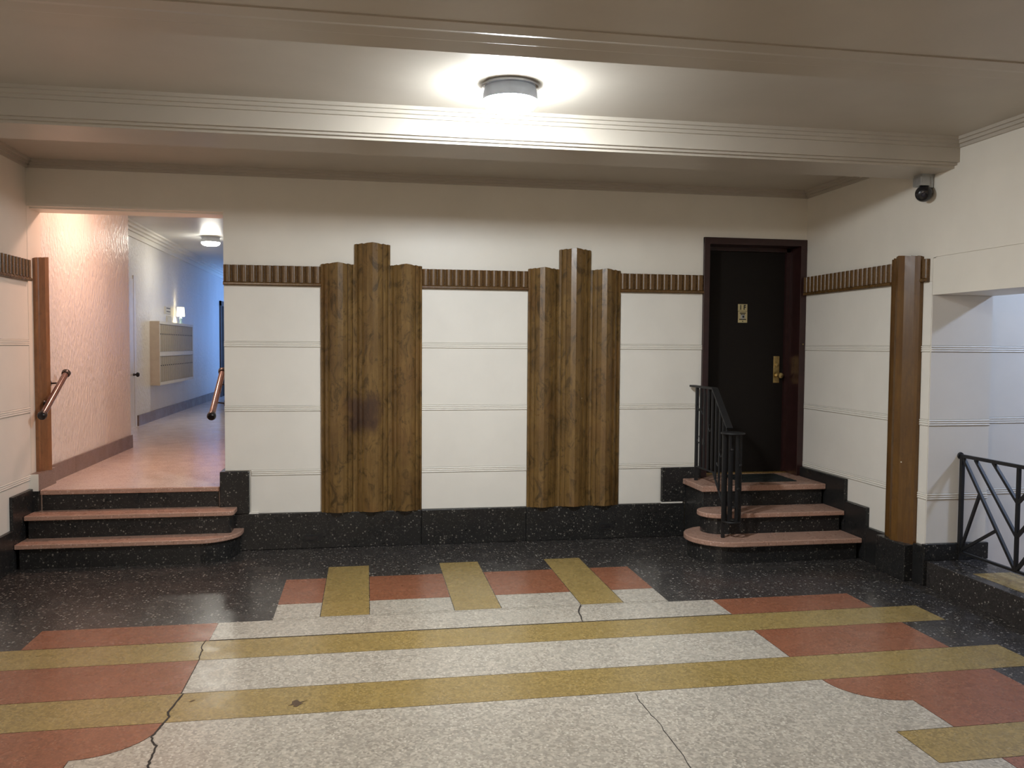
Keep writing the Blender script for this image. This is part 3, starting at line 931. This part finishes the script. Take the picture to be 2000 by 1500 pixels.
bar(-0.03, 1.305, -0.505, 1.305, 0.052, 0.016, 'top_rail')
bar(-0.500, 1.308, -0.800, 1.010, 0.052, 0.016, 'top_rail')
bar(-0.12, 0.625, -0.500, 0.625, 0.016, 0.012, 'bottom_rail')
bar(-0.500, 0.628, -0.790, 0.300, 0.016, 0.012, 'bottom_rail')
B(XRL - 0.012, XRL + 0.012, -0.157, -0.133, LAND, 1.30).build('post', M['iron'], rl)


def zt(y): return 1.298 if y > -0.505 else 1.303 - (-y - 0.5) * (0.298 / 0.30)
def zb(y): return 0.625 if y > -0.5 else 0.628 - (-y - 0.5) * (0.328 / 0.29)


for y in (-0.225, -0.305, -0.385, -0.465, -0.545, -0.615, -0.685, -0.750):
    B(XRL - 0.007, XRL + 0.007, y - 0.007, y + 0.007, zb(y), zt(y)).build('baluster', M['iron'], rl)
for y, z, s in ((-0.185, 1.13, 1), (-0.265, 1.11, -1), (-0.425, 0.98, 1), (-0.185, 0.86, -1), (-0.305, 0.85, 1), (-0.650, 0.80, 1), (-0.585, 0.72, -1)):
    pts = [(XRL, y + s * (0.006 + 0.030 * math.sin(t) * 0.8), z + 0.030 * math.cos(t)) for t in [math.pi * (0.1 + 1.35 * k / 9) for k in range(10)]]
    MB().tube(pts, 0.0045, 6).build('scroll', M['iron'], rl)
NCX, NCY = -1.045, -0.850
MB().lathe([(0.0, 0.0), (0.088, 0.0), (0.094, 0.006), (0.088, 0.014), (0.0, 0.016)], (NCX, NCY, 0.972), (0, 0, 1), 24).build('newel_cap', M['iron'], rl, smooth=True)
MB().lathe([(0.050, 0.0), (0.070, 0.0), (0.072, 0.006), (0.070, 0.012), (0.050, 0.012), (0.050, 0.0)], (NCX, NCY, 0.292), (0, 0, 1), 24).build('newel_ring', M['iron'], rl)
for k in range(7):
    t = 2 * math.pi * k / 7 + 0.35
    x, y = NCX + 0.060 * math.cos(t), NCY + 0.060 * math.sin(t)
    B(x - 0.008, x + 0.008, y - 0.008, y + 0.008, 0.298, 0.975).build('baluster', M['iron'], rl)
B(NCX - 0.071, NCX - 0.049, NCY + 0.010, NCY + 0.032, 0.168, 0.975).build('newel_post', M['iron'], rl)
for a, z in ((4.2, 0.86), (5.0, 0.56), (4.5, 0.42), (5.3, 0.74)):
    c = Vector((NCX + 0.066 * math.cos(a), NCY + 0.066 * math.sin(a), z))
    MB().lathe([(0.006, -0.010), (0.014, -0.006), (0.015, 0.0), (0.014, 0.006), (0.006, 0.010)], c, (0, 0, 1), 10).build('collar', M['iron'], rl, smooth=True)

# ------------------------------------------------------------------ chevron guard rail on the platform
XG = 0.25
gr = empty('guard_railing', (XG, -2.2, 0.17), 'black iron guard railing with chevron bars on the side platform', 'railing')


def gbar(y0, z0, y1, z1, r, name):
    d = Vector((0, y1 - y0, z1 - z0)); n = Vector((0, -d.z, d.y)).normalized()
    MB().extr([(-r, -r), (r, -r), (r, r), (-r, r)], (XG, y0, z0), d, (1, 0, 0), n).build(name, M['iron'], gr)


YC = -2.230
Y1 = 2 * YC + 1.718
gbar(-1.665, 0.897, Y1 - 0.6, 0.897, 0.011, 'top_rail')
gbar(-1.718, 0.228, Y1, 0.228, 0.008, 'bottom_rail')
for y in (-1.718, Y1):
    B(XG - 0.012, XG + 0.012, y - 0.012, y + 0.012, 0.17, 0.892).build('post', M['iron'], gr)
B(XG - 0.010, XG + 0.010, YC - 0.010, YC + 0.010, 0.22, 0.892).build('post', M['iron'], gr)
for s in (1, -1):
    f = lambda y: YC + s * (y - YC)
    gbar(f(-1.730), 0.885, f(-2.222), 0.236, 0.0095, 'diagonal_bar')
    gbar(f(-1.845), 0.888, f(-2.226), 0.452, 0.0095, 'diagonal_bar')
    gbar(f(-2.010), 0.890, f(-2.226), 0.668, 0.0095, 'diagonal_bar')
    gbar(f(-1.897), 0.668, f(-1.726), 0.240, 0.0085, 'diagonal_bar')
    gbar(f(-2.058), 0.452, f(-1.726), 0.238, 0.0085, 'diagonal_bar')
MB().lathe([(0, 0), (0.026, 0), (0.022, 0.012), (0.0, 0.014)], (XG, YJ - 0.004, 0.897), (0, -1, 0), 14).build('wall_flange', M['iron'], gr)

# ------------------------------------------------------------------ handrails of the corridor stair
def handrail(x, y0, z0, y1, z1, wallx, label, arms):
    h = empty('handrail', (x, (y0 + y1) / 2, z0), label, 'handrail', 'handrails of the corridor stair')
    d = Vector((0, y1 - y0, z1 - z0)).normalized()
    p0, p1 = Vector((x, y0, z0)), Vector((x, y1, z1))
    MB().tube([p0, p1], 0.024, 16).build('rail', M['rail'], h, smooth=True)
    for p, s in ((p0, -1), (p1, 1)):
        MB().lathe([(0.0, -0.012), (0.030, -0.012), (0.034, 0.004), (0.034, 0.020), (0.026, 0.032), (0.0, 0.036)], p, d * s, 16).build('end_cap', M['railcap'], h, smooth=True)
    for t, inset in arms:
        p = p0.lerp(p1, t)
        s = 1 if wallx > x else -1
        wx = wallx - s * inset
        q = [p + Vector((0, 0, -0.020)), p + Vector((s * 0.012, 0, -0.050)), Vector((wx - s * 0.012, p.y, p.z - 0.055)), Vector((wx, p.y, p.z - 0.055))]
        MB().tube(q, 0.007, 8).build('bracket', M['railcap'], h)
        MB().lathe([(0, 0), (0.028, 0), (0.024, 0.008), (0, 0.01)], (wx, p.y, p.z - 0.055), (-s, 0, 0), 14).build('bracket_plate', M['railcap'], h)


handrail(-6.215, -0.075, 1.095, 0.430, 1.385, XL + 0.004, 'brown tubular handrail with black end caps on the left pilaster side', ((0.42, 0.050), (0.93, 0.0)))
handrail(-4.985, -0.165, 1.090, 0.340, 1.405, XO, 'brown tubular handrail with black end caps on the right opening edge', ((0.42, 0.0), (0.85, 0.0)))

# ------------------------------------------------------------------ lamps
def ceiling_lamp(x, y, z, r, col, strength, label, name='ceiling_lamp'):
    t = empty(name, (x, y, z - 0.138), label, 'ceiling lamp', 'round flush ceiling lamps')
    MB().lathe([(0.0, 0.0), (r * 0.97, 0.0), (r, -0.005), (r, -0.016), (r * 0.92, -0.020), (0, -0.020)], (x, y, z), (0, 0, 1), 40).build('canopy', M['chrome'], t, smooth=True)
    MB().lathe([(0.0, -0.020), (r * 0.90, -0.020), (r * 0.95, -0.048), (r * 0.97, -0.086), (0.0, -0.086)], (x, y, z), (0, 0, 1), 40).build('rim', M['band'], t, smooth=True)
    MB().lathe([(r * 0.92, -0.085), (r * 0.97, -0.090), (r * 0.95, -0.103), (r * 0.85, -0.119), (r * 0.65, -0.131), (r * 0.36, -0.137), (0, -0.139)], (x, y, z), (0, 0, 1), 28).build('glass_shade', glow('lamp_glass', col, strength), t, smooth=True)
    return t


ceiling_lamp(-3.07, -2.470, ZC, 0.150, *LAMP_LOBBY, 'bright round glass ceiling lamp in the lobby between two beams')
ceiling_lamp(-5.60, -7.60, ZC, 0.150, *FILL_LAMP_REAR, 'added unseen fill lamp behind the viewer that brightens the right wall')  # added fill light in lamp form, no known fixture at this spot
ceiling_lamp(-6.05, 6.00, CZ, 0.135, *LAMP_CORRIDOR_FAR, 'small round ceiling lamp deep in the corridor above the mailboxes')
ceiling_lamp(-5.60, 0.95, CZ, 0.135, *LAMP_CORRIDOR_NEAR, 'warm round ceiling lamp hidden just behind the corridor opening header')
ceiling_lamp(2.00, -2.60, 3.0, 0.150, *LAMP_PASSAGE, 'cool round ceiling lamp inside the side passage')

# ------------------------------------------------------------------ security camera
sc = empty('security_camera', (-0.055, -1.64, 2.66), 'small black ball security camera on a grey box under the beam', 'security camera')
B(-0.100, -0.010, -1.690, -1.600, 2.806, 2.824).build('mount_plate', M['steel'], sc)
B(-0.108, -0.040, -1.690, -1.600, 2.745, 2.808).build('junction_box', M['steel'], sc, bevel=0.004)
MB().lathe([(0.0, 0.0), (0.030, 0.0), (0.032, 0.02), (0.030, 0.075), (0.0, 0.078)], (-0.020, -1.650, 2.735), (0, 0, 1), 18).build('cable_gland', M['steel'], sc, smooth=True)
MB().lathe([(0.056 * math.sin(math.pi * k / 12), -0.056 * math.cos(math.pi * k / 12)) for k in range(13)], (-0.060, -1.655, 2.696), (0, 0, 1), 24).build('ball_housing', M['camblack'], sc, smooth=True)
dv = Vector((-0.55, -0.75, -0.25)).normalized()
MB().lathe([(0.0, 0.045), (0.034, 0.045), (0.036, 0.056), (0.030, 0.060), (0.0, 0.060)], (-0.060, -1.655, 2.696), dv, 20).build('lens_ring', M['camblack'], sc, smooth=True)
MB().lathe([(0.0, 0.060), (0.016, 0.060), (0.012, 0.066), (0.0, 0.067)], (-0.060, -1.655, 2.696), dv, 16).build('lens', M['lens'], sc, smooth=True)

# ------------------------------------------------------------------ mailboxes and what stands on them
mbk = empty('mailbox_bank', (XM, 7.2, 1.03), 'wall bank of narrow beige mailboxes in two rows along the corridor', 'mailboxes')
X1 = -6.77
B(XM, X1 - 0.014, 6.0, 8.37, 1.04, 1.945).build('case', M['mailcase'], mbk)
for z0, z1 in ((1.03, 1.075), (1.455, 1.52), (1.925, 1.965)):
    B(XM, X1 + 0.004, 5.990, 8.380, z0, z1).build('rail', M['mailcase'], mbk)
for y0, y1 in ((5.985, 6.02), (8.345, 8.385)):
    B(XM, X1 + 0.002, y0, y1, 1.04, 1.95).build('stile', M['mailcase'], mbk)
nd = 18
wd = (8.345 - 6.02) / nd
for row, (z0, z1) in enumerate(((1.08, 1.45), (1.525, 1.92))):
    for k in range(nd):
        y = 6.02 + wd * k
        dd = B(X1 - 0.0135, X1 - 0.002, y + 0.007, y + wd - 0.007, z0, z1).build('mailbox_door', M['mail'], mbk)
        zz = z0 + (z1 - z0) * 0.62
        B(X1 - 0.003, X1 + 0.003, y + wd * 0.38, y + wd * 0.62, zz, zz + 0.016).build('lock', M['ink'], dd)

tl = empty('table_lamp', (-6.81, 7.62, 1.965), 'tiny lit lamp with white shade standing on the mailbox bank', 'lamp')
MB().lathe([(0.0, 0.0), (0.035, 0.0), (0.028, 0.012), (0.018, 0.05), (0.022, 0.09), (0.008, 0.11), (0.0, 0.112)], (-6.81, 7.62, 1.966), (0, 0, 1), 18).build('foot', M['lampblue'], tl, smooth=True)
MB().lathe([(0.066, 0.0), (0.056, 0.15), (0.053, 0.15), (0.063, 0.0), (0.066, 0.0)], (-6.81, 7.62, 2.085), (0, 0, 1), 20).build('lamp_shade', glow('shade_glow', (1.0, 0.86, 0.5), 2.4), tl)
MB().lathe([(0.022 * math.sin(math.pi * k / 8), -0.022 * math.cos(math.pi * k / 8)) for k in range(9)], (-6.81, 7.62, 2.13), (0, 0, 1), 12).build('bulb', glow('bulb_glow', (1.0, 0.85, 0.5), 260.0), tl, smooth=True)
for (y0, y1, z0, z1, label) in ((6.90, 7.28, 2.10, 2.215, 'small framed notice on the wall left of the tiny lamp'), (7.02, 7.30, 1.975, 2.075, 'small white card leaning on the wall above the mailboxes')):
    nf = empty('notice', (XM, (y0 + y1) / 2, z0), label, 'notice')
    B(XM, XM + 0.012, y0, y1, z0, z1).build('frame', M['mailcase'], nf)
    B(XM + 0.011, XM + 0.014, y0 + 0.05, y1 - 0.05, z0 + 0.02, z1 - 0.02).build('sheet', M['paper'], nf)
B(XM + 0.013, XM + 0.016, 6.98, 7.22, 2.185, 2.197).build('dark_line', M['ink'], bpy.data.objects['notice'])
B(XM + 0.013, XM + 0.016, 6.98, 7.22, 2.135, 2.147).build('dark_line', M['ink'], bpy.data.objects['notice'])
